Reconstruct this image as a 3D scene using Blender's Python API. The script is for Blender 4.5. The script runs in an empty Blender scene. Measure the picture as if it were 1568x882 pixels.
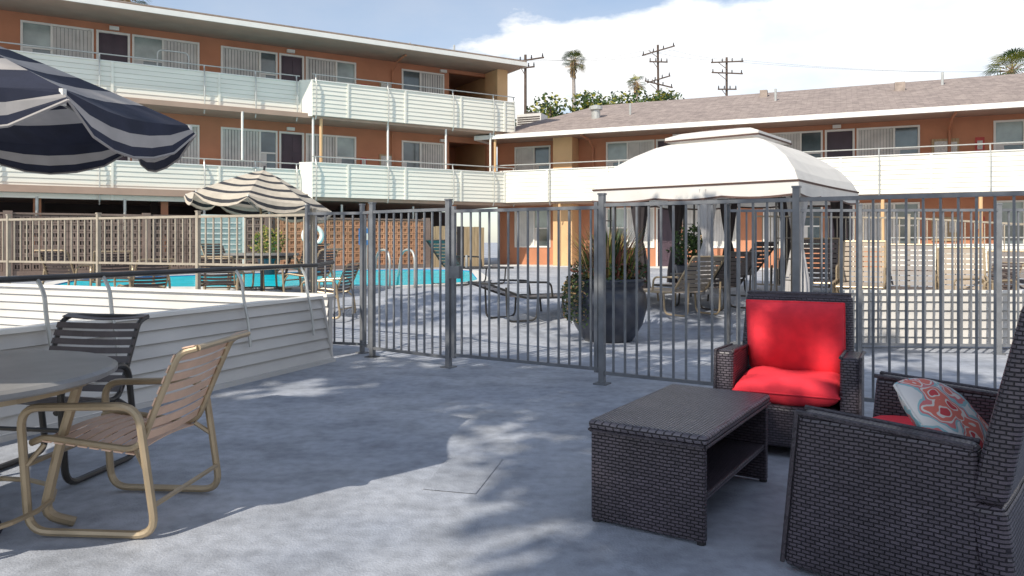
import bpy, math, random, bmesh
from mathutils import Vector, Matrix, noise as mnoise
random.seed(7)
R=random.Random(11)
sc=bpy.context.scene
sc.view_settings.view_transform='Standard'
sc.view_settings.look='None'
sc.view_settings.exposure=0

# ---------------------------------------------------------------- materials
def mat(name,col,rough=0.7,scale=6.0,var=0.12,bump=0.0,bscale=None,metal=0.0,spec=0.5,transl=0.0,stretch=(1,1,1)):
    m=bpy.data.materials.new(name); m.use_nodes=True
    nt=m.node_tree; N=nt.nodes; L=nt.links
    b=N['Principled BSDF']
    b.inputs['Roughness'].default_value=rough
    b.inputs['Metallic'].default_value=metal
    b.inputs['Specular IOR Level'].default_value=spec
    tc=N.new('ShaderNodeTexCoord'); mp=N.new('ShaderNodeMapping'); mp.inputs['Scale'].default_value=stretch
    L.new(tc.outputs['Object'],mp.inputs[0])
    n=N.new('ShaderNodeTexNoise'); n.inputs['Scale'].default_value=scale; n.inputs['Detail'].default_value=6
    L.new(mp.outputs[0],n.inputs['Vector'])
    r=N.new('ShaderNodeValToRGB'); r.color_ramp.elements[0].position=0.3; r.color_ramp.elements[1].position=0.7
    r.color_ramp.elements[0].color=[max(0,c*(1-var)) for c in col]+[1]
    r.color_ramp.elements[1].color=[min(1,c*(1+var)) for c in col]+[1]
    L.new(n.outputs['Fac'],r.inputs[0]); L.new(r.outputs[0],b.inputs['Base Color'])
    if bump>0:
        n2=N.new('ShaderNodeTexNoise'); n2.inputs['Scale'].default_value=bscale or scale*8; n2.inputs['Detail'].default_value=4
        L.new(mp.outputs[0],n2.inputs['Vector'])
        bp=N.new('ShaderNodeBump'); bp.inputs['Strength'].default_value=bump; bp.inputs['Distance'].default_value=0.01
        L.new(n2.outputs['Fac'],bp.inputs['Height']); L.new(bp.outputs[0],b.inputs['Normal'])
    if transl>0:
        t=N.new('ShaderNodeBsdfTranslucent'); L.new(r.outputs[0],t.inputs['Color'])
        mx=N.new('ShaderNodeMixShader'); mx.inputs[0].default_value=transl
        L.new(b.outputs[0],mx.inputs[1]); L.new(t.outputs[0],mx.inputs[2])
        L.new(mx.outputs[0],N['Material Output'].inputs[0])
    return m

def ground_mat(name='patio_concrete',dk=1.0):
    m=bpy.data.materials.new(name); m.use_nodes=True
    nt=m.node_tree; N=nt.nodes; L=nt.links; b=N['Principled BSDF']
    tc=N.new('ShaderNodeTexCoord')
    def noise(s,d,st=(1,1,1)):
        mp=N.new('ShaderNodeMapping'); mp.inputs['Scale'].default_value=st; L.new(tc.outputs['Object'],mp.inputs[0])
        n=N.new('ShaderNodeTexNoise'); n.inputs['Scale'].default_value=s; n.inputs['Detail'].default_value=d; L.new(mp.outputs[0],n.inputs['Vector']); return n
    a=noise(0.7,8); c=noise(14,6); f=noise(90,3); k=noise(2.6,7,(1,1.4,1))
    ra=N.new('ShaderNodeValToRGB'); ra.color_ramp.elements[0].position=0.35; ra.color_ramp.elements[1].position=0.68
    ra.color_ramp.elements[0].color=(0.31*dk,0.335*dk,0.39*dk,1); ra.color_ramp.elements[1].color=(0.46*dk,0.475*dk,0.51*dk,1)
    L.new(a.outputs['Fac'],ra.inputs[0])
    rk=N.new('ShaderNodeValToRGB'); rk.color_ramp.elements[0].position=0.36; rk.color_ramp.elements[1].position=0.55
    rk.color_ramp.elements[0].color=(0.70,0.70,0.70,1); rk.color_ramp.elements[1].color=(1,1,1,1)
    L.new(k.outputs['Fac'],rk.inputs[0])
    rc=N.new('ShaderNodeValToRGB'); rc.color_ramp.elements[0].position=0.3; rc.color_ramp.elements[1].position=0.62
    rc.color_ramp.elements[0].color=(0.80,0.80,0.80,1); rc.color_ramp.elements[1].color=(1.05,1.05,1.05,1)
    L.new(c.outputs['Fac'],rc.inputs[0])
    m1=N.new('ShaderNodeMixRGB'); m1.blend_type='MULTIPLY'; m1.inputs[0].default_value=0.8
    L.new(ra.outputs[0],m1.inputs[1]); L.new(rk.outputs[0],m1.inputs[2])
    m2=N.new('ShaderNodeMixRGB'); m2.blend_type='MULTIPLY'; m2.inputs[0].default_value=1
    L.new(m1.outputs[0],m2.inputs[1]); L.new(rc.outputs[0],m2.inputs[2])
    L.new(m2.outputs[0],b.inputs['Base Color'])
    b.inputs['Roughness'].default_value=0.65
    bp=N.new('ShaderNodeBump'); bp.inputs['Strength'].default_value=0.45; bp.inputs['Distance'].default_value=0.01
    ad=N.new('ShaderNodeMath'); ad.operation='ADD'; L.new(c.outputs['Fac'],ad.inputs[0]); L.new(f.outputs['Fac'],ad.inputs[1])
    L.new(ad.outputs[0],bp.inputs['Height']); L.new(bp.outputs[0],b.inputs['Normal'])
    return m

def brick_mat(name,c1,c2,mortar,bw,bh,msize,vec='wall',rough=0.5,bump=0.6,offset=0.5,dist=0.004):
    m=bpy.data.materials.new(name); m.use_nodes=True
    nt=m.node_tree; N=nt.nodes; L=nt.links; b=N['Principled BSDF']
    tc=N.new('ShaderNodeTexCoord'); sp=N.new('ShaderNodeSeparateXYZ'); L.new(tc.outputs['Object'],sp.inputs[0])
    def mth(op,a,bb):
        n=N.new('ShaderNodeMath'); n.operation=op
        for i,v in enumerate((a,bb)):
            if isinstance(v,(int,float)): n.inputs[i].default_value=v
            else: L.new(v,n.inputs[i])
        return n.outputs[0]
    cb=N.new('ShaderNodeCombineXYZ')
    if vec=='wall':
        L.new(mth('ADD',sp.outputs[0],sp.outputs[1]),cb.inputs[0])
        g=N.new('ShaderNodeNewGeometry'); sn=N.new('ShaderNodeSeparateXYZ'); L.new(g.outputs['True Normal'],sn.inputs[0])
        an=mth('ABSOLUTE',sn.outputs[2],0)
        an=mth('GREATER_THAN',an,0.8)
        L.new(mth('ADD',sp.outputs[2],mth('MULTIPLY',mth('SUBTRACT',sp.outputs[0],sp.outputs[1]),an)),cb.inputs[1])
    else:
        L.new(sp.outputs[0],cb.inputs[0]); L.new(sp.outputs[1],cb.inputs[1])
    nw=N.new('ShaderNodeTexNoise'); nw.inputs['Scale'].default_value=3.0/bw*.12; L.new(tc.outputs['Object'],nw.inputs['Vector'])
    va=N.new('ShaderNodeVectorMath'); va.operation='SCALE'; L.new(nw.outputs['Color'],va.inputs[0]); va.inputs['Scale'].default_value=bh*.5
    vb=N.new('ShaderNodeVectorMath'); vb.operation='ADD'; L.new(cb.outputs[0],vb.inputs[0]); L.new(va.outputs[0],vb.inputs[1])
    br=N.new('ShaderNodeTexBrick'); L.new(vb.outputs[0],br.inputs['Vector'])
    br.inputs['Scale'].default_value=1.0; br.inputs['Brick Width'].default_value=bw; br.inputs['Row Height'].default_value=bh
    br.inputs['Mortar Size'].default_value=msize; br.inputs['Mortar Smooth'].default_value=0.9
    br.offset=offset
    br.inputs['Color1'].default_value=(*c1,1); br.inputs['Color2'].default_value=(*c2,1); br.inputs['Mortar'].default_value=(*mortar,1)
    n=N.new('ShaderNodeTexNoise'); n.inputs['Scale'].default_value=5; n.inputs['Detail'].default_value=5
    L.new(tc.outputs['Object'],n.inputs['Vector'])
    r=N.new('ShaderNodeValToRGB'); r.color_ramp.elements[0].position=.3; r.color_ramp.elements[1].position=.7
    r.color_ramp.elements[0].color=(.75,.75,.75,1); r.color_ramp.elements[1].color=(1.15,1.15,1.15,1)
    L.new(n.outputs['Fac'],r.inputs[0])
    mx=N.new('ShaderNodeMixRGB'); mx.blend_type='MULTIPLY'; mx.inputs[0].default_value=1
    L.new(br.outputs['Color'],mx.inputs[1]); L.new(r.outputs[0],mx.inputs[2]); L.new(mx.outputs[0],b.inputs['Base Color'])
    b.inputs['Roughness'].default_value=rough
    inv=mth('SUBTRACT',1.0,br.outputs['Fac'])
    bp=N.new('ShaderNodeBump'); bp.inputs['Strength'].default_value=bump; bp.inputs['Distance'].default_value=dist
    L.new(inv,bp.inputs['Height']); L.new(bp.outputs[0],b.inputs['Normal'])
    return m

def floral_mat():
    m=bpy.data.materials.new('floral_fabric'); m.use_nodes=True
    nt=m.node_tree; N=nt.nodes; L=nt.links; b=N['Principled BSDF']
    tc=N.new('ShaderNodeTexCoord')
    n=N.new('ShaderNodeTexNoise'); n.inputs['Scale'].default_value=9; L.new(tc.outputs['Object'],n.inputs['Vector'])
    mxv=N.new('ShaderNodeMixRGB'); mxv.inputs[0].default_value=0.12; L.new(tc.outputs['Object'],mxv.inputs[1]); L.new(n.outputs['Color'],mxv.inputs[2])
    v=N.new('ShaderNodeTexVoronoi'); v.inputs['Scale'].default_value=11; L.new(mxv.outputs[0],v.inputs['Vector'])
    r=N.new('ShaderNodeValToRGB'); cr=r.color_ramp; cr.interpolation='CONSTANT'
    cr.elements[0].position=0; cr.elements[0].color=(.62,.07,.08,1)
    cr.elements[1].position=.22; cr.elements[1].color=(.75,.66,.6,1)
    for p,c in ((.28,(.74,.19,.14)),(.44,(.74,.68,.62)),(.50,(.68,.2,.2)),(.58,(.30,.50,.52)),(.68,(.72,.68,.64))):
        e=cr.elements.new(p); e.color=(*c,1)
    L.new(v.outputs['Distance'],r.inputs[0]); L.new(r.outputs[0],b.inputs['Base Color']); b.inputs['Roughness'].default_value=.9
    return m

M={}
M['ground']=ground_mat()
M['patch']=ground_mat('concrete_repair',.9)
M['stucco']=mat('terracotta_stucco',(0.49,0.215,0.12),.9,1.5,.1,.3,40)
M['tan']=mat('sunlit_tan_stucco',(0.66,0.42,0.22),.9,1.5,.08,.3,40)  # sunlit look of end walls and wall steps put into colour; posts share it
M['white']=mat('white_paint',(0.80,0.77,0.71),.55,2,.05,.05)
M['siding']=mat('painted_siding',(0.81,0.78,0.68),.5,1.2,.07,.05,stretch=(.5,.5,3))
M['lapshadel']=mat('siding_lap_shade',(0.52,0.50,0.44),.9,3,.1)  # balcony lap undersides: shade under each lap put into the colour
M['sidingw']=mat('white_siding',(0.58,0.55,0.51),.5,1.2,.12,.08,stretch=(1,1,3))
M['lapshade']=mat('siding_lap_shade_dark',(0.22,0.21,0.19),.9,3,.2)  # parapet lap undersides painted darker to stand for the shade there
M['frame']=mat('window_frame_white',(0.78,0.76,0.70),.5,4,.03)
M['glass']=mat('window_glass',(0.10,0.13,0.14),.08,1.2,.5,spec=.9)
M['glassg']=mat('window_glass_curtained',(0.30,0.36,0.34),.15,1.4,.35,spec=.8)
M['blind']=mat('vertical_blinds',(0.66,0.64,0.60),.7,3,.12)
M['door']=mat('door_paint',(0.06,0.035,0.05),.45,3,.15)
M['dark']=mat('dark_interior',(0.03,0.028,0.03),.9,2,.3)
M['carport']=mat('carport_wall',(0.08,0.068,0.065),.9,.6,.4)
M['soffit']=mat('soffit',(0.42,0.29,0.22),.85,2,.08)
M['roofgravel']=mat('roof_edge',(0.33,0.27,0.23),.9,8,.2)
M['shingle']=brick_mat('asphalt_shingles',(0.33,0.27,0.24),(0.26,0.21,0.19),(0.15,0.12,0.11),.33,.16,.008,'top',.9,.5)
M['steel']=mat('grey_fence_paint',(0.165,0.17,0.18),.45,9,.2,.05,metal=.15)
M['steeltan']=mat('beige_fence_paint',(0.36,0.31,0.24),.5,9,.12,.05)
M['galv']=mat('galvanised_pipe',(0.5,0.5,0.47),.4,9,.12,metal=.4)
M['bronze']=mat('champagne_frame',(0.40,0.31,0.20),.35,9,.12,metal=.35)
M['darkframe']=mat('dark_frame',(0.055,0.05,0.045),.35,9,.2,metal=.3)
M['strap']=mat('tan_vinyl_strap',(0.64,0.43,0.31),.5,9,.1,.05)
M['strapd']=mat('brown_vinyl_strap',(0.085,0.065,0.06),.4,9,.2,.05)
M['tabletop']=mat('table_top',(0.23,0.225,0.22),.35,5,.2)
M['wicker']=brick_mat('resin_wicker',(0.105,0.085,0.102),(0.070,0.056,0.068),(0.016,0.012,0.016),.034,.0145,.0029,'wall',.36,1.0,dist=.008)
M['wickersheen']=brick_mat('resin_wicker_top_sheen',(0.17,0.15,0.17),(0.11,0.095,0.115),(0.03,0.025,0.03),.036,.020,.004,'wall',.33,1.0,dist=.008)  # lighter copy of the wicker; sheen on the table top put into its colour
M['wicker_rim']=mat('resin_wicker_rim',(0.055,0.044,0.052),.4,60,.5,.8,120)
M['red']=mat('red_cushion_fabric',(0.78,0.03,0.05),.85,14,.10,.3,350)
M['floral']=floral_mat()
M['navy']=mat('navy_canvas',(0.022,0.026,0.05),.8,8,.2,.1,transl=.12)
M['stripe']=mat('grey_canvas',(0.46,0.43,0.41),.8,8,.1,.1,transl=.22)
M['sling']=mat('beige_sling',(0.36,0.30,0.24),.8,8,.1,.1)
M['char']=mat('charcoal_canvas',(0.04,0.04,0.045),.8,8,.2,.1,transl=.1)
M['cream']=mat('cream_canvas',(0.64,0.56,0.46),.8,8,.1,.1,transl=.25)
M['canopy']=mat('white_canopy_fabric',(0.82,0.79,0.74),.9,3,.05,.1,transl=.3)
M['trim']=mat('brown_trim',(0.09,0.05,0.04),.8,8,.2)
M['curtaind']=mat('dark_drape',(0.035,0.028,0.03),.9,6,.2)
M['curtainw']=mat('white_drape',(0.55,0.53,0.52),.9,6,.08,transl=.2)
M['pot']=mat('glazed_planter',(0.032,0.036,0.05),.28,5,.3,.1)
M['leaf']=mat('leaf_green',(0.06,0.11,0.025),.6,5,.5,transl=.3)
M['leafd']=mat('leaf_dark',(0.028,0.055,0.018),.6,5,.4)
M['leafy']=mat('leaf_yellow',(0.34,0.32,0.05),.6,5,.4,transl=.3)
M['leafr']=mat('leaf_red',(0.20,0.06,0.04),.6,5,.4,transl=.3)
M['leafdry']=mat('leaf_dry',(0.32,0.21,0.10),.8,5,.3)
M['bark']=mat('bark',(0.14,0.10,0.075),.9,10,.3,.5)
M['palmtrunk']=mat('palm_trunk',(0.34,0.30,0.27),.9,6,.25,.5)
M['pole']=mat('creosote_pole',(0.10,0.07,0.055),.9,6,.3)
M['block']=mat('breeze_block_grey',(0.22,0.16,0.13),.9,1.2,.25,.3)
M['blockr']=mat('breeze_block_red',(0.52,0.27,0.15),.9,1.2,.2,.3)
M['wood']=mat('wood_boards',(0.42,0.31,0.18),.8,5,.25,stretch=(6,6,.4))
M['coping']=mat('pool_coping',(0.62,0.61,0.58),.8,6,.1,.1)
M['paper']=mat('notice_paper',(0.62,0.60,0.55),.8,20,.25)
M['signred']=mat('sign_red',(0.5,0.06,0.05),.6,5,.1)
M['blue']=mat('blue_sign',(0.05,0.18,0.42),.6,5,.1)
M['water']=mat('pool_water',(0.0,0.56,0.68),.2,3,.2,.3,9,spec=.06)

# ---------------------------------------------------------------- mesh builder
class MB:
    def __init__(s): s.v=[]; s.f=[]; s.m=[]; s.mats=[]
    def mi(s,k):
        if k not in s.mats: s.mats.append(k)
        return s.mats.index(k)
    def face(s,pts,k):
        i=len(s.v); s.v+= [tuple(p) for p in pts]; s.f.append(tuple(range(i,i+len(pts)))); s.m.append(s.mi(k))
    def box(s,x0,x1,y0,y1,z0,z1,k):
        i=len(s.v)
        s.v+=[(x0,y0,z0),(x1,y0,z0),(x1,y1,z0),(x0,y1,z0),(x0,y0,z1),(x1,y0,z1),(x1,y1,z1),(x0,y1,z1)]
        for q in ((0,3,2,1),(4,5,6,7),(0,1,5,4),(1,2,6,5),(2,3,7,6),(3,0,4,7)):
            s.f.append(tuple(i+a for a in q)); s.m.append(s.mi(k))
    def hexa(s,p,k):
        i=len(s.v); s.v+=[tuple(a) for a in p]
        for q in ((0,3,2,1),(4,5,6,7),(0,1,5,4),(1,2,6,5),(2,3,7,6),(3,0,4,7)):
            s.f.append(tuple(i+a for a in q)); s.m.append(s.mi(k))
    def beam(s,a,b,w,h,k,up=(0,0,1)):
        a=Vector(a); b=Vector(b); d=(b-a).normalized(); u=Vector(up)
        if abs(d.dot(u))>.99: u=Vector((1,0,0))
        r=d.cross(u).normalized(); u=r.cross(d)
        r=r*w/2; u=u*h/2
        s.hexa([a-r-u,a+r-u,b+r-u,b-r-u,a-r+u,a+r+u,b+r+u,b-r+u],k)
    def tube(s,pts,r,k,n=8,closed=False,r2=None):
        P=[Vector(p) for p in pts]; m=len(P); i0=len(s.v)
        prev=None
        for j in range(m):
            if closed: d=(P[(j+1)%m]-P[j-1])
            else: d=P[min(j+1,m-1)]-P[max(j-1,0)]
            d.normalize()
            if prev is None:
                u=Vector((0,0,1)) if abs(d.z)<.9 else Vector((1,0,0))
                u=(u-d*u.dot(d)).normalized()
            else:
                u=(prev-d*prev.dot(d))
                u=u.normalized() if u.length>1e-5 else Vector((1,0,0))
            prev=u; w=d.cross(u)
            rr=r if r2 is None else r+(r2-r)*j/(m-1)
            for q in range(n):
                a=2*math.pi*q/n
                s.v.append(tuple(P[j]+(u*math.cos(a)+w*math.sin(a))*rr))
        for j in range(m if closed else m-1):
            for q in range(n):
                a=i0+j*n+q; b=i0+j*n+(q+1)%n; c=i0+((j+1)%m)*n+(q+1)%n; d=i0+((j+1)%m)*n+q
                s.f.append((a,b,c,d)); s.m.append(s.mi(k))
        if not closed:
            s.f.append(tuple(i0+q for q in range(n))[::-1]); s.m.append(s.mi(k))
            s.f.append(tuple(i0+(m-1)*n+q for q in range(n))); s.m.append(s.mi(k))
    def lathe(s,prof,k,n=24,c=(0,0,0),pleat=0,np_=10):
        i0=len(s.v)
        for (r,z) in prof:
            for q in range(n):
                a=2*math.pi*q/n; rr=r*(1+pleat*math.sin(np_*a))
                s.v.append((c[0]+rr*math.cos(a),c[1]+rr*math.sin(a),c[2]+z))
        for j in range(len(prof)-1):
            for q in range(n):
                s.f.append((i0+j*n+q,i0+j*n+(q+1)%n,i0+(j+1)*n+(q+1)%n,i0+(j+1)*n+q)); s.m.append(s.mi(k))
    def leaf(s,p,sz,k,asp=.5):
        d=Vector((R.uniform(-1,1),R.uniform(-1,1),R.uniform(-.8,.8))); d.normalize()
        e=Vector((R.uniform(-1,1),R.uniform(-1,1),R.uniform(-1,1))); e=(e-d*e.dot(d)).normalized()
        p=Vector(p); a=d*sz; b=e*sz*asp
        s.face([p-a*.5,p+b*.5,p+a*.5,p-b*.5],k)
    def build(s,name,loc=(0,0,0),rz=0,parent=None,smooth=False,bevel=0,seg=2,rot=None):
        me=bpy.data.meshes.new(name); me.from_pydata(s.v,[],s.f)
        for k in s.mats: me.materials.append(M[k])
        me.polygons.foreach_set('material_index',s.m)
        if smooth: me.polygons.foreach_set('use_smooth',[True]*len(s.f))
        me.update()
        o=bpy.data.objects.new(name,me); sc.collection.objects.link(o)
        o.location=loc; o.rotation_euler=rot if rot else (0,0,rz)
        if parent: o.parent=parent
        if bevel:
            b=o.modifiers.new('bevel','BEVEL'); b.width=bevel; b.segments=seg; b.limit_method='ANGLE'
        return o
def empty(name,loc=(0,0,0),rz=0):
    o=bpy.data.objects.new(name,None); sc.collection.objects.link(o); o.location=loc; o.rotation_euler=(0,0,rz); return o
def rounded(pts,r,n=4,closed=False):
    P=[Vector(p) for p in pts]; out=[]; m=len(P)
    for i in range(m):
        if not closed and i in (0,m-1): out.append(P[i]); continue
        a=P[i-1]; b=P[i]; c=P[(i+1)%m]
        da=(a-b); dc=(c-b); rr=min(r,da.length*.49,dc.length*.49)
        p0=b+da.normalized()*rr; p2=b+dc.normalized()*rr
        for j in range(n+1):
            t=j/n; out.append(p0*(1-t)**2+b*2*t*(1-t)+p2*t*t)
    return out

# ---------------------------------------------------------------- ground
mb=MB()
ys=[-60,-10,0,5,9.8,10.6,11.4,12.2,13,20,60,200,600]
def gz(y):
    if y<=9.8: return 0.0
    if y>=13: return 0.4
    t=(y-9.8)/3.2; return 0.4*(3*t*t-2*t**3)
xs=[-600,-60,-12,0,12,60,600]
for i in range(len(ys)-1):
    for j in range(len(xs)-1):
        mb.face([(xs[j],ys[i],gz(ys[i])),(xs[j+1],ys[i],gz(ys[i])),(xs[j+1],ys[i+1],gz(ys[i+1])),(xs[j],ys[i+1],gz(ys[i+1]))],'ground')
mb.build('patio_ground')
mb=MB(); mb.face([(-.45,3.75,.004),(-.18,3.68,.004),(-.05,4.28,.004),(-.36,4.36,.004)],'patch'); mb.build('concrete_patch')

# swimming pool
pool=[(-0.7,15.6),(-1.4,14.3),(-2.8,13.5),(-8.5,13.5),(-9.5,16.5),(-4.5,21.6),(-2.6,22.2),(-1.2,21.4)]
P3=rounded([(x,y,0) for x,y in pool],.8,5,closed=True)
c=sum(P3,Vector())/len(P3)
mb=MB()
mb.face([(p.x,p.y,.412) for p in P3],'water')
n=len(P3)
for i in range(n):
    a=P3[i]; b=P3[(i+1)%n]
    ao=a+(a-c).normalized()*.32; bo=b+(b-c).normalized()*.32
    mb.face([(a.x,a.y,.435),(b.x,b.y,.435),(bo.x,bo.y,.435),(ao.x,ao.y,.435)],'coping')
    mb.face([(a.x,a.y,.40),(b.x,b.y,.40),(b.x,b.y,.435),(a.x,a.y,.435)],'blue')
    mb.face([(ao.x,ao.y,.40),(bo.x,bo.y,.40),(bo.x,bo.y,.435),(ao.x,ao.y,.435)],'coping')
mb.build('swimming_pool')
mb=MB()
for dx in (0,.5):
    mb.tube(rounded([(dx,0,.4),(dx,0,1.1),(dx,.55,1.1),(dx,.75,.35)],.25,6),.022,'galv')
mb.build('pool_ladder_rail',(-2.2,13.4,0),rz=.6,smooth=True)

# ---------------------------------------------------------------- siding helper
def siding(mb,x0,x1,y,z0,z1,lap,k,th=.06,lean=0.0,step=.016,gk='lapshadel'):
    n=max(1,round((z1-z0)/lap)); h=(z1-z0)/n
    for i in range(n):
        za=z0+i*h; zb=za+h
        ya=y+lean*(za-z0); yb=y+lean*(zb-z0)+step
        mb.face([(x0,ya,za+.006),(x1,ya,za+.006),(x1,yb,zb),(x0,yb,zb)],k)
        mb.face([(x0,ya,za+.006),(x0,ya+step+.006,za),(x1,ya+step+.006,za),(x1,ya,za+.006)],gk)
    yt=y+lean*(z1-z0); s6=step+.006
    mb.hexa([(x0,y+s6,z0),(x1,y+s6,z0),(x1,y+s6+th,z0),(x0,y+s6+th,z0),
             (x0,yt+s6,z1),(x1,yt+s6,z1),(x1,yt+s6+th,z1),(x0,yt+s6+th,z1)],k)
    mb.box(x0-.01,x1+.01,yt-.02,yt+.05+th,z1,z1+.03,'white')

def wall(mb,x0,x1,y0,y1,z0,z1,ops,k):
    cur=x0
    for (a,b,zb,zt) in sorted(ops):
        if a>cur: mb.box(cur,a,y0,y1,z0,z1,k)
        if zb>z0: mb.box(a,b,y0,y1,z0,zb,k)
        if zt<z1: mb.box(a,b,y0,y1,zt,z1,k)
        cur=b
    if cur<x1: mb.box(cur,x1,y0,y1,z0,z1,k)

def window(mb,a,b,zb,zt,y,panes):
    fw=.055
    yf=y-.03
    mb.box(a,b,yf,yf+.1,zb,zb+fw,'frame'); mb.box(a,b,yf,yf+.1,zt-fw,zt,'frame')
    tot=sum(w for w,_ in panes); cur=a
    for i,(w,t) in enumerate(panes):
        c=cur+(b-a)*w/tot
        mb.box(cur if i else a,cur+fw,yf,yf+.1,zb+fw,zt-fw,'frame')
        px0=cur+fw; px1=c if i<len(panes)-1 else c-fw
        if i==len(panes)-1: mb.box(c-fw,c,yf,yf+.1,zb+fw,zt-fw,'frame')
        if t=='g':
            zm=(zb+zt)/2
            mb.box(px0,px1,yf+.02,yf+.09,zm-.022,zm+.022,'frame')
            mb.box(px0,px1,yf+.05,yf+.06,zb+fw,zm-.022,'glass')
            mb.box(px0,px1,yf+.05,yf+.06,zm+.022,zt-fw,R.choice(['glassg','glass']))
            q=px0+(px1-px0)*R.uniform(.15,.4)
            mb.box(px0,q,yf+.042,yf+.049,zb+fw,zm-.022,'blind')
        else:
            m=max(3,int((px1-px0)/.085)); st=(px1-px0)/m
            for j in range(m):
                xa=px0+j*st; off=R.uniform(0,.02)
                mb.face([(xa,yf+.045+off,zb+fw),(xa+st*.93,yf+.075,zb+fw),(xa+st*.93,yf+.075,zt-fw),(xa,yf+.045+off,zt-fw)],'blind')
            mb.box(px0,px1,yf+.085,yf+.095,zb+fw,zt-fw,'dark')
        cur=c
def door(mb,a,b,z0,zt,y):
    mb.box(a,a+.06,y-.03,y+.1,z0,zt,'frame'); mb.box(b-.06,b,y-.03,y+.1,z0,zt,'frame'); mb.box(a+.06,b-.06,y-.03,y+.1,zt-.06,zt,'frame')
    mb.box(a+.06,b-.06,y+.04,y+.08,z0,zt-.06,'door')
    w=b-a-.12
    for r_ in range(3):
        for c_ in range(2):
            xx=a+.06+w*(.12+.44*c_); zz=z0+.2+r_*.6
            mb.box(xx,xx+w*.32,y+.025,y+.04,zz,zz+.45,'door')
    mb.tube([(b-.13,y+.02,z0+1.0),(b-.13,y-.03,z0+1.0)],.025,'galv',6)
def rail(mb,x0,x1,y,zbot,ztop,rh,posts,k='galv'):
    mb.tube([(x0,y+.02,ztop+rh),(x1,y+.02,ztop+rh)],.018,k,6)
    for p in posts:
        mb.tube(rounded([(p,y+.02,zbot-.12),(p,y-.07,zbot+.02),(p,y-.07,ztop-.1),(p,y+.02,ztop+.12),(p,y+.02,ztop+rh)],.1,3),.02,k,6)

# ---------------------------------------------------------------- left apartment building
LB=empty('motel_building',(0,26,0),math.atan2(.515,.857))
XE=.12
lay=[('w',-19.3,-17.6,[(1,'g'),(1.6,'c')]),('d',-17.55,-16.75),('w',-16.7,-15.0,[(1,'g'),(1.2,'c')]),
     ('w',-14.4,-12.7,[(1,'g'),(1.5,'c')]),('d',-12.64,-11.8),('w',-11.75,-9.97,[(1,'g'),(1.3,'c')]),
     ('w',-9.37,-7.7,[(2,'c'),(1,'g')]),('d',-7.65,-6.87),('w',-6.82,-5.16,[(1.4,'c'),(1,'g')]),
     ('w',-3.55,-1.95,[(1,'g'),(1.4,'c')])]
mb=MB()
for (z0,z1) in ((5.12,7.34),(2.68,4.98)):
    ops=[]
    for e in lay:
        if e[0]=='w': ops.append((e[1],e[2],z0+.62,z0+2.02))
        else: ops.append((e[1],e[2],z0,z0+2.02))
    ops.append((-1.75,-.2,z0,z0+2.1))
    wall(mb,-24,XE,1.4,1.58,z0,z1,ops,'stucco')
mb.box(XE-.2,XE,1.58,9,2.68,4.98,'tan'); mb.box(XE-.2,XE,1.58,9,5.12,7.34,'tan')
mb.box(-24,XE-.2,8.8,9,2.68,7.34,'stucco')
mb.box(XE-.42,XE,.5,1.39,5.12,7.34,'tan')
mb.box(-1.9,-.1,4.2,4.3,2.68,4.98,'stucco'); mb.box(-1.9,-.1,4.2,4.3,5.12,7.34,'stucco')
mb.box(-1.95,-1.85,1.6,4.2,2.68,4.98,'stucco'); mb.box(-1.95,-1.85,1.6,4.2,5.12,7.34,'stucco')
mb.build('walls',parent=LB)
mb=MB()
for z0 in (5.12,2.68):
    for e in lay:
        if e[0]=='w': window(mb,e[1],e[2],z0+.62,z0+2.02,1.4,e[3])
        else: door(mb,e[1],e[2],z0,z0+2.02,1.4)
mb.build('windows_and_doors',parent=LB)
mb=MB()
mb.box(-24,XE,.1,9,4.98,5.12,'soffit'); mb.box(-24,XE,.1,9,2.5,2.68,'soffit')
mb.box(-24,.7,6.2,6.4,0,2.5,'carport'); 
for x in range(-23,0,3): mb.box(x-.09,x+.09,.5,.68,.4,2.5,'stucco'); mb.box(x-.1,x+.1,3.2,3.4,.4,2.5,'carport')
mb.build('floor_slabs_and_carport',parent=LB)
mb=MB()
siding(mb,-7.0,XE,0,5.06,6.10,.13,'siding'); siding(mb,-24,-7.32,.28,5.0,6.05,.13,'siding')
siding(mb,-7.0,XE,0,2.60,3.62,.13,'siding'); siding(mb,-24,-7.32,.28,2.36,3.40,.13,'siding')
for (za,zb) in ((5.03,6.13),(2.5,3.65)):
    mb.hexa([(-7.32,.3,za),(-7.0,0,za),(-7.0,.08,za),(-7.28,.38,za),(-7.32,.3,zb),(-7.0,0,zb),(-7.0,.08,zb),(-7.28,.38,zb)],'siding')
for x in (-5.9,-4.0,-2.0,-.3):
    for (za,zb) in ((5.06,6.1),(2.6,3.62)): mb.box(x-.03,x+.03,-.02,.03,za,zb,'siding')
for x in (-21,-18,-15.2,-12.3,-9.6):
    for (za,zb) in ((5.0,6.05),(2.36,3.4)): mb.box(x-.03,x+.03,.26,.31,za,zb,'siding')
mb.build('balcony_parapets',parent=LB)
mb=MB()
pr=(-6.9,-4.6,-2.3,-.75,XE-.05); pl=(-22,-19.5,-17,-14.9,-12.6,-10.0,-8.6,-7.4)
rail(mb,-7,XE,0,5.06,6.1,.2,pr); rail(mb,-24,-7.3,.28,5.0,6.05,.2,pl)
rail(mb,-7,XE,0,2.6,3.62,.2,pr); rail(mb,-24,-7.3,.28,2.36,3.4,.2,pl)
for x in (-6.95,-4.55,-2.5,-.8,-9.0): mb.tube([(x,.12,3.6),(x,.12,5.0)],.035,'white',8)
for x in (-6.7,-.6): mb.tube([(x,.14,3.6),(x,.14,5.0)],.05,'tan',8)
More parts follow.
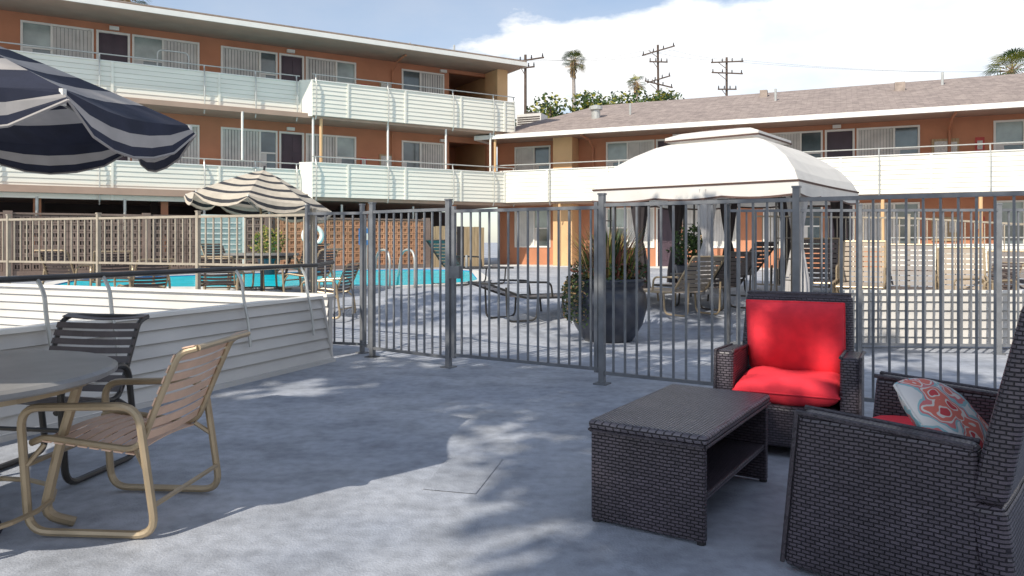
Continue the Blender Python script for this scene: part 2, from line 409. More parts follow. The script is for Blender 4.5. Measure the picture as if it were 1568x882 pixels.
for x in (-20,-17,-14,-12,-10,-8.2,-6,-3.6): mb.tube([(x,.3,.4),(x,.3,2.4)],.04,'galv',8)
mb.tube(rounded([(-11.2,.35,6.1),(-11.2,.35,6.55),(-10.4,.35,6.55),(-10.4,.35,6.1)],.15),.02,'galv',6)
mb.build('balcony_railings',parent=LB)
mb=MB()
RE=.35
mb.box(-25,RE,-.38,9.4,7.34,7.5,'soffit')
mb.box(-25.02,RE+.02,-.42,-.381,7.33,7.47,'white'); mb.box(RE+.001,RE+.04,-.38,9.4,7.33,7.47,'white')
mb.hexa([(-25,-.4,7.501),(RE+.02,-.4,7.501),(RE+.02,9.4,7.501),(-25,9.4,7.501),(-25,-.4,7.53),(RE+.02,-.4,7.53),(RE+.02,3,7.68),(-25,3,7.68)],'roofgravel')
for x,h in ((-3.2,.35),(-1.5,.5),(-14.5,.4),(-8,.3)): mb.tube([(x,1.5,7.5),(x,1.5,7.75+h)],.035,'galv',8)
mb.build('roof',parent=LB)
mb=MB()
for z in (5.12,2.68):
    mb.box(-4.35,-3.85,1.36,1.395,z+1.0,z+1.5,'wood'); mb.box(-4.3,-3.9,1.35,1.36,z+1.05,z+1.45,'paper')
    mb.box(-5.0,-4.8,1.37,1.395,z+1.0,z+1.35,'signred'); mb.box(-4.97,-4.83,1.36,1.37,z+1.05,z+1.3,'paper')
    for x in (-12.2,-7.3,-2.0): mb.box(x-.12,x+.12,1.3,1.395,z+2.06,z+2.16,'frame')
mb.tube([(-3.9,1.33,5.2),(-3.9,1.33,7.0),(-3.9,.9,7.25),(-3.9,.2,7.3)],.035,'stucco',6)
mb.tube([(-3.9,1.33,2.7),(-3.9,1.33,4.95)],.035,'stucco',6)
mb.build('notices_and_pipes',parent=LB)

# breeze block wall
mb=MB()
bs=.2; z0=.42
x=-17.5
while x<-3.2:
    k='blockr' if x>-8.2 else 'block'
    for r_ in range(7):
        z=z0+r_*bs+.1; t=.045
        mb.box(x,x+bs-.012,0,.1,z,z+t,k); mb.box(x,x+bs-.012,0,.1,z+bs-t-.01,z+bs-.01,k)
        mb.box(x,x+t,.002,.098,z+t,z+bs-t-.01,k); mb.box(x+bs-.012-t,x+bs-.012,.002,.098,z+t,z+bs-t-.01,k)
        mb.box(x+.075,x+.115,.02,.08,z+t,z+bs-t-.01,k)
    x+=bs
mb.box(-17.5,-3.2,-.02,.12,.38,.515,'block'); mb.box(-17.5,-3.2,-.02,.12,1.93,1.98,'block')
for x in (-17.5,-14.6,-11.5,-8.3,-3.25): mb.box(x-.1,x+.1,-.05,.15,.38,2.02,'block')
mb.build('breeze_block_wall',(0,26,0),math.atan2(.515,.857))
mb=MB()
x=-3.05
while x<-1.2:
    if not(-2.5<x<-2.25): mb.box(x,x+.12,0,.03,.4,1.75+R.uniform(-.02,.02),'wood' if x<-2.6 or x>-1.9 else 'dark')
    x+=.13
mb.box(-3.05,-1.2,.03,.07,.8,.88,'wood'); mb.box(-3.05,-1.2,.03,.07,1.5,1.58,'wood')
mb.build('wooden_fence',(0,26,0),math.atan2(.515,.857))

# ---------------------------------------------------------------- right apartment building
RB=empty('motel_building',(-.55,26,0),math.atan2(-.401,.916))
layr=[('w',.1,1.5,[(1.1,'c'),(1,'g')]),('w',3.56,5.25,[(1,'g'),(1.3,'c')]),('d',5.3,6.12),('w',6.2,7.95,[(1,'c'),(1,'c')]),
      ('w',8.74,10.5,[(1.8,'c'),(1.1,'g')]),('d',10.56,11.4),('w',11.45,13.15,[(1.4,'c'),(1,'g')]),
      ('w',15.0,16.7,[(1,'g'),(1.4,'c')]),('d',16.76,17.6),('w',17.7,19.4,[(1,'g'),(1.4,'c')]),('w',20.4,22,[(1,'g'),(1.4,'c')])]
mb=MB()
for (z0,z1) in ((2.70,4.86),(.42,2.55)):
    ops=[]
    for e in layr:
        if e[0]=='w': ops.append((e[1],e[2],z0+.62,z0+2.0))
        else: ops.append((e[1],e[2],z0,z0+2.0))
    wall(mb,-.6,25,1.4,1.58,z0,z1,ops,'stucco')
    mb.box(1.85,2.55,.7,1.395,z0,z1,'tan')
mb.box(24.8,25,1.58,9,.42,4.86,'stucco'); mb.box(-.6,-.4,1.58,9,.42,4.86,'tan'); mb.box(-.4,24.8,8.8,9,.42,4.86,'stucco')
mb.build('walls',parent=RB)
mb=MB()
for z0 in (2.70,.42):
    for e in layr:
        if e[0]=='w': window(mb,e[1],e[2],z0+.62,z0+2.0,1.4,e[3])
        else: door(mb,e[1],e[2],z0,z0+2.0,1.4)
mb.build('windows_and_doors',parent=RB)
mb=MB()
mb.box(-.6,25,.1,9,2.55,2.70,'soffit'); mb.box(-.6,25,.1,9,0,.42,'coping')
mb.build('floor_slabs',parent=RB)
mb=MB()
siding(mb,-.2,25,0,2.60,3.68,.135,'siding'); siding(mb,12.2,25,0,.45,1.16,.12,'siding')
for x in (1.9,4,6.2,8.6,11,13.3,15.6,18): mb.box(x-.03,x+.03,-.02,.03,2.6,3.68,'siding')
mb.build('balcony_parapets',parent=RB)
mb=MB()
prr=(2.0,4.4,7,9.6,12.0,14.7,17.2,20,23)
rail(mb,-.2,25,0,2.6,3.68,.22,prr); rail(mb,12.2,25,0,.45,1.16,.2,(12.3,14.7,17.2,20))
for x in (2.3,7,12.1,14.5,17.2,20): mb.tube([(x,.14,.4),(x,.14,2.55)],.05,'tan',8)
for x in (3.1,13.9): mb.tube([(x,1.33,2.7),(x,1.33,4.5),(x,.9,4.75),(x,.0,4.8)],.04,'stucco',6)
mb.build('balcony_railings',parent=RB)
mb=MB()
for z in (2.70,.42):
    mb.box(13.45,14.15,1.36,1.395,z+.85,z+1.55,'wood'); mb.box(13.52,13.85,1.35,1.36,z+.92,z+1.48,'paper'); mb.box(13.9,14.1,1.35,1.36,z+1.1,z+1.45,'paper')
    mb.box(14.55,14.78,1.37,1.395,z+1.1,z+1.55,'signred'); mb.box(14.6,14.73,1.36,1.37,z+1.2,z+1.45,'paper')
    for x in (10.9,6,16.9): mb.box(x-.12,x+.12,1.28,1.395,z+2.03,z+2.13,'frame')
mb.build('notice_boards',parent=RB)
mb=MB()
e=-.25; zr=6.68; ze=4.92; xa=-.7; xb=25.5; ya=5.0; yb=10.2; rx=2.2
for (p,k) in (([(xa,e,ze),(xb,e,ze),(xb,ya,zr),(rx,ya,zr)],'shingle'),([(xb,yb,ze),(xa,yb,ze),(rx,ya,zr),(xb,ya,zr)],'shingle'),
              ([(xa,yb,ze),(xa,e,ze),(rx,ya,zr)],'shingle'),([(xb,e,ze),(xb,yb,ze),(xb,ya,zr)],'stucco')): mb.face(p,k)
mb.face([(xa,e,ze-.06),(xa,yb,ze-.06),(xb,yb,ze-.06),(xb,e,ze-.06)],'soffit')
mb.box(xa,xb,e-.08,e,ze-.13,ze+.015,'white'); mb.box(xa-.04,xa-.001,e,yb,ze-.13,ze-.01,'white')
for x,y in ((4.2,2.2),(14,3.8),(9,3),(18,2.5)): 
    z=ze+(y-e)/(ya-e)*(zr-ze); mb.tube([(x,y,z-.1),(x,y,z+.4)],.04,'galv',8)
z=ze+(3.4-e)/(ya-e)*(zr-ze)
mb.box(12.6,12.9,3.2,3.5,z-.1,z+.22,'roofgravel'); mb.box(8.4,8.65,4.0,4.3,6.2,6.6,'roofgravel')
mb.lathe([(.16,0),(.16,.35),(.24,.36),(.24,.48),(.02,.55)],'galv',12,(3.0,2.0,5.6))
mb.build('roof',parent=RB)
mb=MB(); mb.box(-.55,.55,-.4,.4,0,.6,'coping')
for i in range(5): mb.box(-.5,.5,-.42,-.401,.08+i*.09,.12+i*.09,'carport')
mb.lathe([(.3,.6),(.3,.68),(.05,.68)],'carport',16)
for sx in (-.5,.5): mb.box(sx-.04,sx+.04,-.35,.35,-.9,0,'galv')
mb.build('rooftop_air_conditioner',(.85,31.5,6.0),-.4)

# ---------------------------------------------------------------- iron fences
UPV=(.847,-.53,0)
def fence(pts,zt=1.57,zb=.10,sp=.105,mt='steel',posts=True,pw=.05,zpost=1.66,pick=.017,g=lambda y:0):
    mb=MB()
    for i in range(len(pts)-1):
        a=Vector((*pts[i],0)); b=Vector((*pts[i+1],0)); L=(b-a).length; d=(b-a)/L
        ga=g(a.y); gb=g(b.y)
        mb.beam(a+Vector((0,0,zt+ga)),b+Vector((0,0,zt+gb)),.036,.03,mt); mb.beam(a+Vector((0,0,zb+ga)),b+Vector((0,0,zb+gb)),.03,.028,mt)
        n=int(L/sp)
        for j in range(1,n):
            p=a+d*(L*j/n); gg=ga+(gb-ga)*j/n
            mb.beam(p+Vector((0,0,zb+gg)),p+Vector((0,0,zt+gg-.0155)),pick,pick,mt,up=d)
    if posts:
        for (x,y) in pts:
            gg=g(y)
            mb.beam((x,y,gg),(x,y,zpost+gg),pw,pw,mt,up=UPV)
            mb.beam((x,y,zpost+gg),(x,y,zpost+gg+.015),pw+.012,pw+.012,mt,up=UPV)
            mb.beam((x,y,gg),(x,y,gg+.012),pw+.07,pw+.07,mt,up=UPV)
    return mb
f0=(-.63,7.40); f1=(-1.51,8.05); f2=(.79,6.53); f3=(2.17,5.68); f4=(3.7,4.73); f5=(5.2,3.8)
fence([f1,f0]).build('iron_fence')
g=fence([(-.585,7.37),f2],zt=1.55,zb=.13,posts=False)
g.beam((-.575,7.363,0.1),(-.575,7.363,1.60),.035,.035,'steel',up=UPV)
g.beam((.745,6.56,0.1),(.745,6.56,1.60),.035,.035,'steel',up=UPV)
g.beam((-.60,7.33,.95),(-.50,7.27,.95),.06,.12,'steel'); g.tube([(-.44,7.2,1.0),(-.44,7.2,1.12)],.012,'galv',6)
g.build('iron_gate')
fence([f2,f3,f4,f5]).build('iron_fence')
fence([f1,(-1.68,8.35),(-2.35,8.55)],pw=.04).build('iron_fence')
fp=[(-2.3,8.6),(-3.9,9.25),(-5.5,9.9),(-7.1,10.5),(-9,11.3)]
fence(fp,zt=1.56,zb=.97,sp=.12,mt='steeltan',zpost=1.62,pw=.045).build('pool_fence')
fence([(2.45,8.45),(3.9,8.35),(5.4,8.25),(6.9,8.15),(8.4,8.05)],zt=1.6,sp=.1,pw=.05).build('iron_fence')
fence([(2.45,8.45),(2.9,10.0),(3.35,11.6)],zt=1.6,sp=.1,pw=.05,g=gz).build('iron_fence')
fence([(4.3,13.2),(6.5,12.2),(9,11.0),(11.5,9.9)],zt=1.3,sp=.13,pw=.05,g=gz,zpost=1.35,mt='steeltan').build('pool_fence')

# ---------------------------------------------------------------- parapets of stairwell
def parapet(a,b,z1=.65,lean=.0,k='sidingw',z0=.03,th=.07):
    a=Vector((*a,0)); b=Vector((*b,0)); L=(b-a).length
    mb=MB(); siding(mb,0,L,0,z0,z1,.105,k,th=th,lean=lean,step=.026,gk='lapshade')
    return mb,(a.x,a.y,0),math.atan2((b-a).y,(b-a).x)
mb,l,r=parapet((-3.75,3.4),(-1.885,7.79),lean=.22)
L=math.hypot(1.865,4.39)
mb.hexa([(L,-.01,.03),(L+.02,-.01,.03),(L+.02,.11,.03),(L,.11,.03),(L,.12,.66),(L+.02,.12,.66),(L+.02,.23,.66),(L,.23,.66)],'sidingw')
zt=1.0
mb.tube([(0,.2,zt),(L,.2,zt),(L+.42,.3,zt+.02)],.022,'darkframe',8)
for x in (.7,1.75,2.25,3.6,4.5):
    mb.tube(rounded([(x,.2,zt),(x,.12,zt-.1),(x,.10,.72),(x,.05,.55),(x,.02,.3)],.08,4),.014,'galv',6)
mb.box(0,L,-.05,-.002,0,.035,'sidingw')
mb.build('stair_parapet_wall',l,r)
mb,l,r=parapet((-9,10.9),(-2.0,8.05))
mb.build('stair_parapet_wall',l,r)
mb,l,r=parapet((3.9,8.75),(9,8.45))
mb.build('siding_parapet_wall',l,r)

# ---------------------------------------------------------------- umbrellas
def umbrella(name,c,r,zr,za,ang,mats,pole_base,tilt=(0,0),val=.17,zground=0,rings=None):
    mb=MB(); nseg=8; sub=6
    def pt(a,f,seg_t):
        R0=r*math.cos(math.pi/8)/math.cos((seg_t-.5)*math.pi/4)
        sag=math.sin(math.pi*seg_t)
        rr=R0*f*(1-.03*sag*f); z=za-(za-zr)*(f**1.15)-.05*sag*f*(1-f*.3)
        return Vector((rr*math.cos(a),rr*math.sin(a),z-zr))
    for s_ in range(nseg):
        for j in range(sub):
            t0=j/sub; t1=(j+1)/sub
            a0=ang+(s_+t0)*math.pi/4; a1=ang+(s_+t1)*math.pi/4
            for i in range(len(rings)-1):
                k=mats[i%2]
                if i==0: mb.face([pt(a0,0,t0),pt(a0,rings[1],t0),pt(a1,rings[1],t1)],k)
                else: mb.face([pt(a0,rings[i],t0),pt(a0,rings[i+1],t0),pt(a1,rings[i+1],t1),pt(a1,rings[i],t1)],k)
            p0=pt(a0,1,t0); p1=pt(a1,1,t1)
            h0=val*(.25+.75*math.sin(math.pi*t0)**.45); h1=val*(.25+.75*math.sin(math.pi*t1)**.45)
            o0=Vector((math.cos(a0),math.sin(a0),0))*.03; o1=Vector((math.cos(a1),math.sin(a1),0))*.03
            bands=(0,.38,.72,1.0)
            for q in range(3):
                f0_,f1_=bands[q],bands[q+1]
                k=mats[1] if q==1 else mats[0]
                mb.face([p0+o0*f0_-Vector((0,0,h0*f0_)),p1+o1*f0_-Vector((0,0,h1*f0_)),p1+o1*f1_-Vector((0,0,h1*f1_)),p0+o0*f1_-Vector((0,0,h0*f1_))],k)
            b0=p0+o0-Vector((0,0,h0)); b1=p1+o1-Vector((0,0,h1))
            mb.tube([b0,b1],.006,'stripe' if mats[0]=='navy' else 'cream',4)
        a=ang+s_*math.pi/4
        p=pt(a,1,0); 
        mb.tube([pt(a,.03,0)-Vector((0,0,.02)),pt(a,.5,0)-Vector((0,0,.02)),p-Vector((0,0,.015))],.008,'galv',5)
        mb.tube([Vector((0,0,-.15)),pt(a,.5,0)-Vector((0,0,.02))],.006,'galv',5)
        mb.tube([p,p-Vector((0,0,.06))],.014,'frame',6)
    mb.tube([(0,0,za-zr-.02),(0,0,za-zr+.07)],.02,mats[1],8)
    E=empty(name,(c[0],c[1],0))
    mb.build('canopy',(0,0,zr),rot=(tilt[0],tilt[1],0),parent=E)
    pb=MB(); bx,by=pole_base[0]-c[0],pole_base[1]-c[1]
    pb.tube([(bx,by,zground),(bx*.4,by*.4,1.3+zground*.3),(0,0,za-.03)],.02,'bronze',10)
    pb.lathe([(.0,.07),(.05,.07),(.22,.05),(.24,.0)],mats[0],20,(bx,by,zground))
    pb.build('pole',parent=E,smooth=True)
umbrella('striped_patio_umbrella',(-2.80,3.27),1.27,1.84,2.30,math.radians(-25),('navy','stripe'),(-2.42,3.12),tilt=(math.radians(1),math.radians(1)),
    rings=[0,.10,.19,.30,.40,.51,.62,.73,.84,1.0])
umbrella('striped_patio_umbrella',(-4.2,12.4),1.16,1.90,2.45,math.radians(10),('cream','char'),(-4.1,12.3),tilt=(math.radians(-4),math.radians(6)),zground=.36,
    rings=[0,.2,.27,.42,.49,.64,.71,.86,.93,1.0])

# ---------------------------------------------------------------- patio tables and chairs
def round_table(name,loc,r=.68,h=.72,k='tabletop',fr='bronze'):
    mb=MB()
    mb.lathe([(0.0,h),(r-.02,h),(r,h-.012),(r,h-.03),(r-.02,h-.04),(0.0,h-.035)],k,48)
    mb.lathe([(r-.10,h-.04),(r-.10,h-.075),(r-.12,h-.075),(r-.12,h-.04)],fr,40)
    for i in range(4):
        a=math.pi/4*0.4+i*math.pi/2; c_,s_=math.cos(a),math.sin(a)
        pts=rounded([((r-.14)*c_,(r-.14)*s_,h-.05),((r-.22)*c_,(r-.22)*s_,.35),((r-.28)*c_,(r-.28)*s_,.06),((r-.16)*c_,(r-.16)*s_,.015)],.08,4)
        mb.tube(pts,.022,fr,8)
    mb.tube([((r-.25)*math.cos(2*math.pi*i/20),(r-.25)*math.sin(2*math.pi*i/20),.12) for i in range(20)],.012,fr,6,closed=True)
    return mb.build(name,loc)
def strap_chair(name,loc,face,fr='bronze',seat='strap',back='strap',s=1.0):
    mb=MB(); w=.29
    for x in (-w,w):
        mb.tube(rounded([(x,.26,.02),(x,.30,.545),(x,-.22,.56),(x,-.30,.02)],.09,6,closed=True),.0175,fr,8,closed=True)
        xi=x*.86
        mb.tube(rounded([(xi,.28,.385),(xi,.22,.41),(xi,-.20,.36),(xi,-.30,.60),(xi,-.38,.78),(xi,-.46,.80)],.07,5),.015,fr,8)
        mb.tube([(x,.27,.30),(xi,.22,.38)],.011,fr,6); mb.tube([(x,-.25,.30),(xi,-.19,.36)],.011,fr,6)
    mb.tube([(-w,-.285,.14),(w,-.285,.14)],.012,fr,6)
    mb.tube([(-w,.275,.30),(w,.275,.30)],.012,fr,6)
    mb.tube([(-w*.86,-.46,.80),(w*.86,-.46,.80)],.014,fr,8)
    wx=w*.86
    def strap(p,q,k):
        (y0,z0),(y1,z1)=p,q
        d=Vector((0,y1-y0,z1-z0)).normalized(); nv=Vector((0,-d.z,d.y))
        n=6
        for j in range(n):
            xa=-wx-.015+(2*wx+.03)*j/n; xb=-wx-.015+(2*wx+.03)*(j+1)/n
            sa=-.018*math.sin(math.pi*j/n); sb=-.018*math.sin(math.pi*(j+1)/n)
            na=nv*(sa+.016); nb=nv*(sb+.016)
            A=Vector((xa,y0,z0))+na; B=Vector((xb,y0,z0))+nb; C=Vector((xb,y1,z1))+nb; D=Vector((xa,y1,z1))+na
            t=-nv*.006
            mb.hexa([A+t,B+t,C+t,D+t,A,B,C,D],k)
    for i in range(8):
        y=.22-i*.053; z=.41-(.22-y)*.12
        strap((y,z),(y-.040,z-.040*.12),seat)
    def q(f):
        if f<.5: t=f/.5; return (-.215-.085*t,.395+.205*t)
        t=(f-.5)/.5; return (-.30-.08*t,.60+.18*t)
    for i in range(8):
        f=i/8; strap(q(f+.088),q(f),back)
    strap((-.455,.80),(-.40,.788),back)
    o=mb.build(name,loc,rz=face)
    o.scale=(s,s,s); return o
round_table('patio_table',(-2.42,3.12,0),h=.70)
strap_chair('patio_chair',(-1.77,3.43,0),math.radians(86),'bronze','strap','strap')
strap_chair('patio_chair',(-2.50,4.05,0),math.radians(172),'darkframe','strapd','strapd')
strap_chair('patio_chair',(-3.35,3.2,0),math.radians(-80),'darkframe','strapd','strapd')
round_table('patio_table',(-4.15,12.35,.36),.6,.7,'tabletop','darkframe')
for (x,y,a) in ((-3.3,12.1,70),(-4.9,12.9,-110),(-4.5,11.5,10),(-3.7,13.0,150),(-6.4,11.9,30),(-7.1,12.0,-10),(-2.7,11.0,80),(7.0,11.0,100),(-5.6,11.3,50)):
    strap_chair('patio_chair',(x,y,gz(y)+.005),math.radians(a),'bronze','strapd','strapd')

def lounge(name,loc,face,fr='bronze',k='sling',up=.55):
    mb=MB(); w=.31
    for x in (-w,w):
        mb.tube(rounded([(x,.95,.32),(x,-.3,.34),(x,-.3-.62*math.cos(up*1.5),.34+.72*math.sin(up*1.5))],.1,5),.017,fr,8)
        mb.tube(rounded([(x,.75,.32),(x,.72,.02),(x,.35,.02),(x,.32,.32)],.08,5),.015,fr,8)
        mb.tube(rounded([(x,-.1,.33),(x,-.12,.02),(x,-.6,.02),(x,-.62,.5)],.1,5),.015,fr,8)
        mb.tube(rounded([(x,.15,.33),(x,.12,.55),(x,-.4,.57)],.08,5),.015,fr,8)
    mb.tube([(-w,.95,.32),(w,.95,.32)],.015,fr,8)
    ex=-.3-.62*math.cos(up*1.5); ez=.34+.72*math.sin(up*1.5)
    mb.tube([(-w,ex,ez),(w,ex,ez)],.015,fr,8)
    n=12
    for i in range(n):
        y0=.93-1.2*i/n; y1=y0-.085
        mb.hexa([(-w,y1,.325),(w,y1,.325),(w,y0,.325),(-w,y0,.325),(-w,y1,.335),(w,y1,.335),(w,y0,.335),(-w,y0,.335)],k)
    m=8
    for i in range(m):
        t0=i/m; t1=t0+.1
        A=(-.3+(ex+.3)*t0,.35+(ez-.35)*t0); B=(-.3+(ex+.3)*t1,.35+(ez-.35)*t1)
        mb.face([(-w,A[0],A[1]),(w,A[0],A[1]),(w,B[0],B[1]),(-w,B[0],B[1])],k)
    return mb.build(name,loc,rz=face)
for (x,y,a,k) in ((2.45,11.2,30,'sling'),(3.05,11.5,30,'strapd'),(.30,10.9,-60,'strapd'),(-.9,14.6,-50,'strapd'),(3.6,12.4,40,'strapd')):
    lounge('lounge_chair',(x,y,gz(y)+.005),math.radians(a),fr='darkframe' if k=='strapd' else 'bronze',k=k,up=.2 if x==.30 else .55)
for i in range(7):
    x=4.9+i*.62; y=12.0-i*.28
    lounge('lounge_chair',(x,y,gz(y)+.005),math.radians(152),k='sling' if i%2 else 'strapd',up=.75)

# ---------------------------------------------------------------- planter
E=empty('potted_plant',(1.22,9.45,0))
mb=MB()
mb.lathe([(0,.0),(.30,.0),(.33,.04),(.43,.2),(.49,.42),(.47,.60),(.42,.68),(.46,.72),(.485,.76),(.47,.79),(.43,.79),(.41,.74),(.40,.70),(0,.70)],'pot',40)
mb.build('pot',parent=E,smooth=True)
mb=MB()
for i in range(750):
    a=R.uniform(0,2*math.pi); r0=R.uniform(0,.3); h=R.uniform(.25,.80)*(1-.35*r0); sp=R.uniform(.05,.42)
    b=Vector((r0*math.cos(a),r0*math.sin(a),.72)); tip=Vector(((r0+sp)*math.cos(a),(r0+sp)*math.sin(a),.72+h)); mid=(b+tip)/2+Vector((0,0,.1))-Vector((math.cos(a),math.sin(a),0))*.03
    s_=Vector((-math.sin(a),math.cos(a),0))*R.uniform(.006,.013)
    k=R.choice(['leaf','leaf','leafd','leafr','leafy','leafdry','leafdry'])
    mb.face([b-s_,b+s_,mid+s_,mid-s_],k); mb.face([mid-s_,mid+s_,tip],k)
for i in range(1700):
    a=R.uniform(0,2*math.pi); r0=.50*math.sqrt(R.random()); 
    mb.leaf((r0*math.cos(a),r0*math.sin(a),.74+R.uniform(0,.42)*(1-r0)),R.uniform(.03,.07),R.choice(['leaf','leafd','leafd','leafr']))
for i in range(1300):
    a=math.pi+R.uniform(-.9,.9); t=R.random()
    rr=.47+.07*math.sin(t*3); mb.leaf((rr*math.cos(a)+R.uniform(-.05,.05),rr*math.sin(a)+R.uniform(-.05,.05),.82-.64*t*R.random()**.3),R.uniform(.03,.06),R.choice(['leaf','leafd','leafdry','leafd']))
mb.build('foliage',parent=E)
def bush(name,loc,rx,rz,n,ks,sz=.08,pot=True):
    mb=MB()
    if pot: mb.lathe([(0,0),(.2,0),(.28,.4),(.3,.42),(.27,.42),(.25,.36),(0,.36)],'pot',20)
    for i in range(n):
        v=Vector((R.gauss(0,1),R.gauss(0,1),R.gauss(0,1))).normalized()*(R.random()**.4)
        f=1+.35*mnoise.noise(v*2.2)
        mb.leaf((v.x*rx*f,v.y*rx*f,(.4 if pot else 0)+rz+v.z*rz*f),R.uniform(.6,1.3)*sz,R.choice(ks))
    return mb.build(name,loc)
bush('potted_plant',(-6.2,19.0,.4),.45,.42,900,['leafy','leafy','leaf','leafdry'],.09)
bush('potted_plant',(3.3,13.8,.4),.35,.4,600,['leafd','leaf'],.1)

mb=MB()
mb.tube([(0,.05,0),(0,.05,1.6)],.03,'galv',8)
mb.tube([(.22*math.cos(2*math.pi*i/24),-.02,1.0+.22*math.sin(2*math.pi*i/24)) for i in range(24)],.055,'white',8,closed=True)
mb.build('life_ring',(-4.9,18.3,.4),.4,smooth=True)
mb=MB()
mb.box(-.55,.55,0,.04,.5,1.5,'glassg'); mb.box(-.6,-.55,-.01,.05,0,1.55,'frame'); mb.box(.55,.6,-.01,.05,0,1.55,'frame'); mb.box(-.55,.55,-.01,.05,1.5,1.55,'frame')
for i in range(6): mb.box(-.5,.5,-.012,-.002,.62+i*.14,.66+i*.14,'paper')
mb.build('pool_rules_sign',(-7.6,19.4,.4),.5)
mb=MB(); mb.box(-.25,.25,0,.03,.75,1.25,'blue'); mb.box(-.2,.2,-.006,-.001,.9,1.1,'paper'); mb.tube([(0,.05,0),(0,.05,1.3)],.025,'galv',8)
mb.build('no_diving_sign',(-4.4,22.6,.4),.4)

# ---------------------------------------------------------------- gazebo
E=empty('canopy_gazebo',(3.72,12.78,0),math.atan2(-2.0,2.56))
mb=MB()
def sq(h,z,n=12,sag=0,bul=0):
    out=[]
    cs=[(-h,-h),(h,-h),(h,h),(-h,h)]
    for i in range(4):
        a=cs[i]; b=cs[(i+1)%4]
        for j in range(n):
            t=j/n; s_=math.sin(math.pi*t)
            x=a[0]+(b[0]-a[0])*t; y=a[1]+(b[1]-a[1])*t
            f=1-sag*s_
            out.append(Vector((x*f,y*f,z-bul*s_)))
    return out
def loft(mb,loops,k):
    for a,b in zip(loops,loops[1:]):
        n=len(a)
        for i in range(n): mb.face([a[i],a[(i+1)%n],b[(i+1)%n],b[i]],k)
prof=[(1.68,2.10),(1.60,2.28),(1.42,2.50),(1.18,2.68),(.92,2.83),(.62,2.94)]
loops=[sq(h,z,12,.02,.03*math.sin(i*.8)) for i,(h,z) in enumerate(prof)]
loft(mb,loops,'canopy')
top=sq(1.68,2.10,24,.02)
for i in range(96):
    a=top[i]; b=top[(i+1)%96]
    ha=.16+.035*abs(math.sin(math.pi*i/8)); hb=.16+.035*abs(math.sin(math.pi*(i+1)/8))
    A2=Vector((a.x*1.01,a.y*1.01,a.z-ha)); B2=Vector((b.x*1.01,b.y*1.01,b.z-hb))
    mb.face([a,b,B2,A2],'canopy')
    A3=Vector((a.x*1.012,a.y*1.012,a.z-ha-.03)); B3=Vector((b.x*1.012,b.y*1.012,b.z-hb-.03))
    mb.face([A2,B2,B3,A3],'trim')
loft(mb,[sq(1.69,2.095,24,.02),sq(1.695,2.125,24,.02)],'trim')
loft(mb,[sq(.80,2.93),sq(.80,3.00)],'canopy'); loft(mb,[sq(.805,2.925),sq(.81,2.955)],'trim')
loft(mb,[sq(.80,3.00),sq(.6,3.08),sq(.34,3.13)],'canopy'); mb.face([v for v in sq(.34,3.13)],'canopy')
loft(mb,[sq(.345,3.125),sq(.35,3.145)],'trim')
mb.build('canopy_roof',parent=E)
mb=MB()
for (sx,sy) in ((-1,-1),(1,-1),(1,1),(-1,1)):
    x,y=sx*1.55,sy*1.55
    for dx,dy in ((0,0),(-.22*sx,0),(0,-.22*sy)): mb.tube([(x+dx,y+dy,.3),(x+dx,y+dy,2.1)],.018,'darkframe',8)
    for z in (.7,1.0,1.3,1.6): 
        mb.tube([(x,y,z),(x-.22*sx,y,z)],.008,'darkframe',5); mb.tube([(x,y,z),(x,y-.22*sy,z)],.008,'darkframe',5)
for a,b in (((-1.55,-1.55),(1.55,-1.55)),((1.55,-1.55),(1.55,1.55)),((1.55,1.55),(-1.55,1.55)),((-1.55,1.55),(-1.55,-1.55))):
    mb.tube([(a[0],a[1],2.06),(b[0],b[1],2.06)],.022,'darkframe',8)
for s_ in (-1,1):
    for t in (-1,1): mb.tube([(s_*1.55,t*1.55,2.06),(s_*.6,t*.6,2.90)],.02,'darkframe',8)
mb.build('frame',parent=E)
mb=MB()
cp=[(.10,1.65),(.09,1.45),(.06,1.1),(.035,.85),(.06,.7),(.10,.3),(.11,.05)]
for (x,y,k) in ((-.9,-1.5,'curtaind'),(1.5,-1.15,'curtainw'),(-.6,1.5,'curtaind'),(1.5,1.2,'curtaind'),(.25,-1.5,'curtainw'),(-1.5,1.1,'curtaind'),(.5,1.52,'curtaind')):
    mb.lathe([(r*1.5,z*1.0+.4) for r,z in cp],k,40,(x,y,0),.15,9)
mb.build('curtains',parent=E,smooth=True)

# ---------------------------------------------------------------- wicker furniture
def cushion(name,w,d,h,k,loc,rot,parent,p=6,q=.42,n=14):
    mb=MB()
    def f(u,v): return max(0,(1-abs(u)**p))**q*max(0,(1-abs(v)**p))**q
    def P(i,j,s_):
        u=math.sin((-1+2*i/n)*math.pi/2); v=math.sin((-1+2*j/n)*math.pi/2)
        z=s_*(h/2)*f(u,v)*(1+.12*math.sin(u*3+v*2)+.06*math.sin(u*9-v*5)); 
        ex=1-.04*abs(v)**2*(p<4)*3; ey=1-.04*abs(u)**2*(p<4)*3
        return (u*w/2*ex,v*d/2*ey,z)
    for s_ in (1,-1):
        for i in range(n):
            for j in range(n):
                pts=[P(i,j,s_),P(i+1,j,s_),P(i+1,j+1,s_),P(i,j+1,s_)]
                mb.face(pts if s_>0 else pts[::-1],k)
    loop=[]
    for (i0,j0,di,dj) in ((0,0,1,0),(n,0,0,1),(n,n,-1,0),(0,n,0,-1)):
        for t in range(n): loop.append(P(i0+di*t,j0+dj*t,1))
    mb.tube(loop,.006,k,5,closed=True)
    o=mb.build(name,loc,rot=rot,parent=parent,smooth=True)
    bm=bmesh.new(); bm.from_mesh(o.data); bmesh.ops.remove_doubles(bm,verts=bm.verts,dist=.0005); bm.to_mesh(o.data); bm.free()
    return o
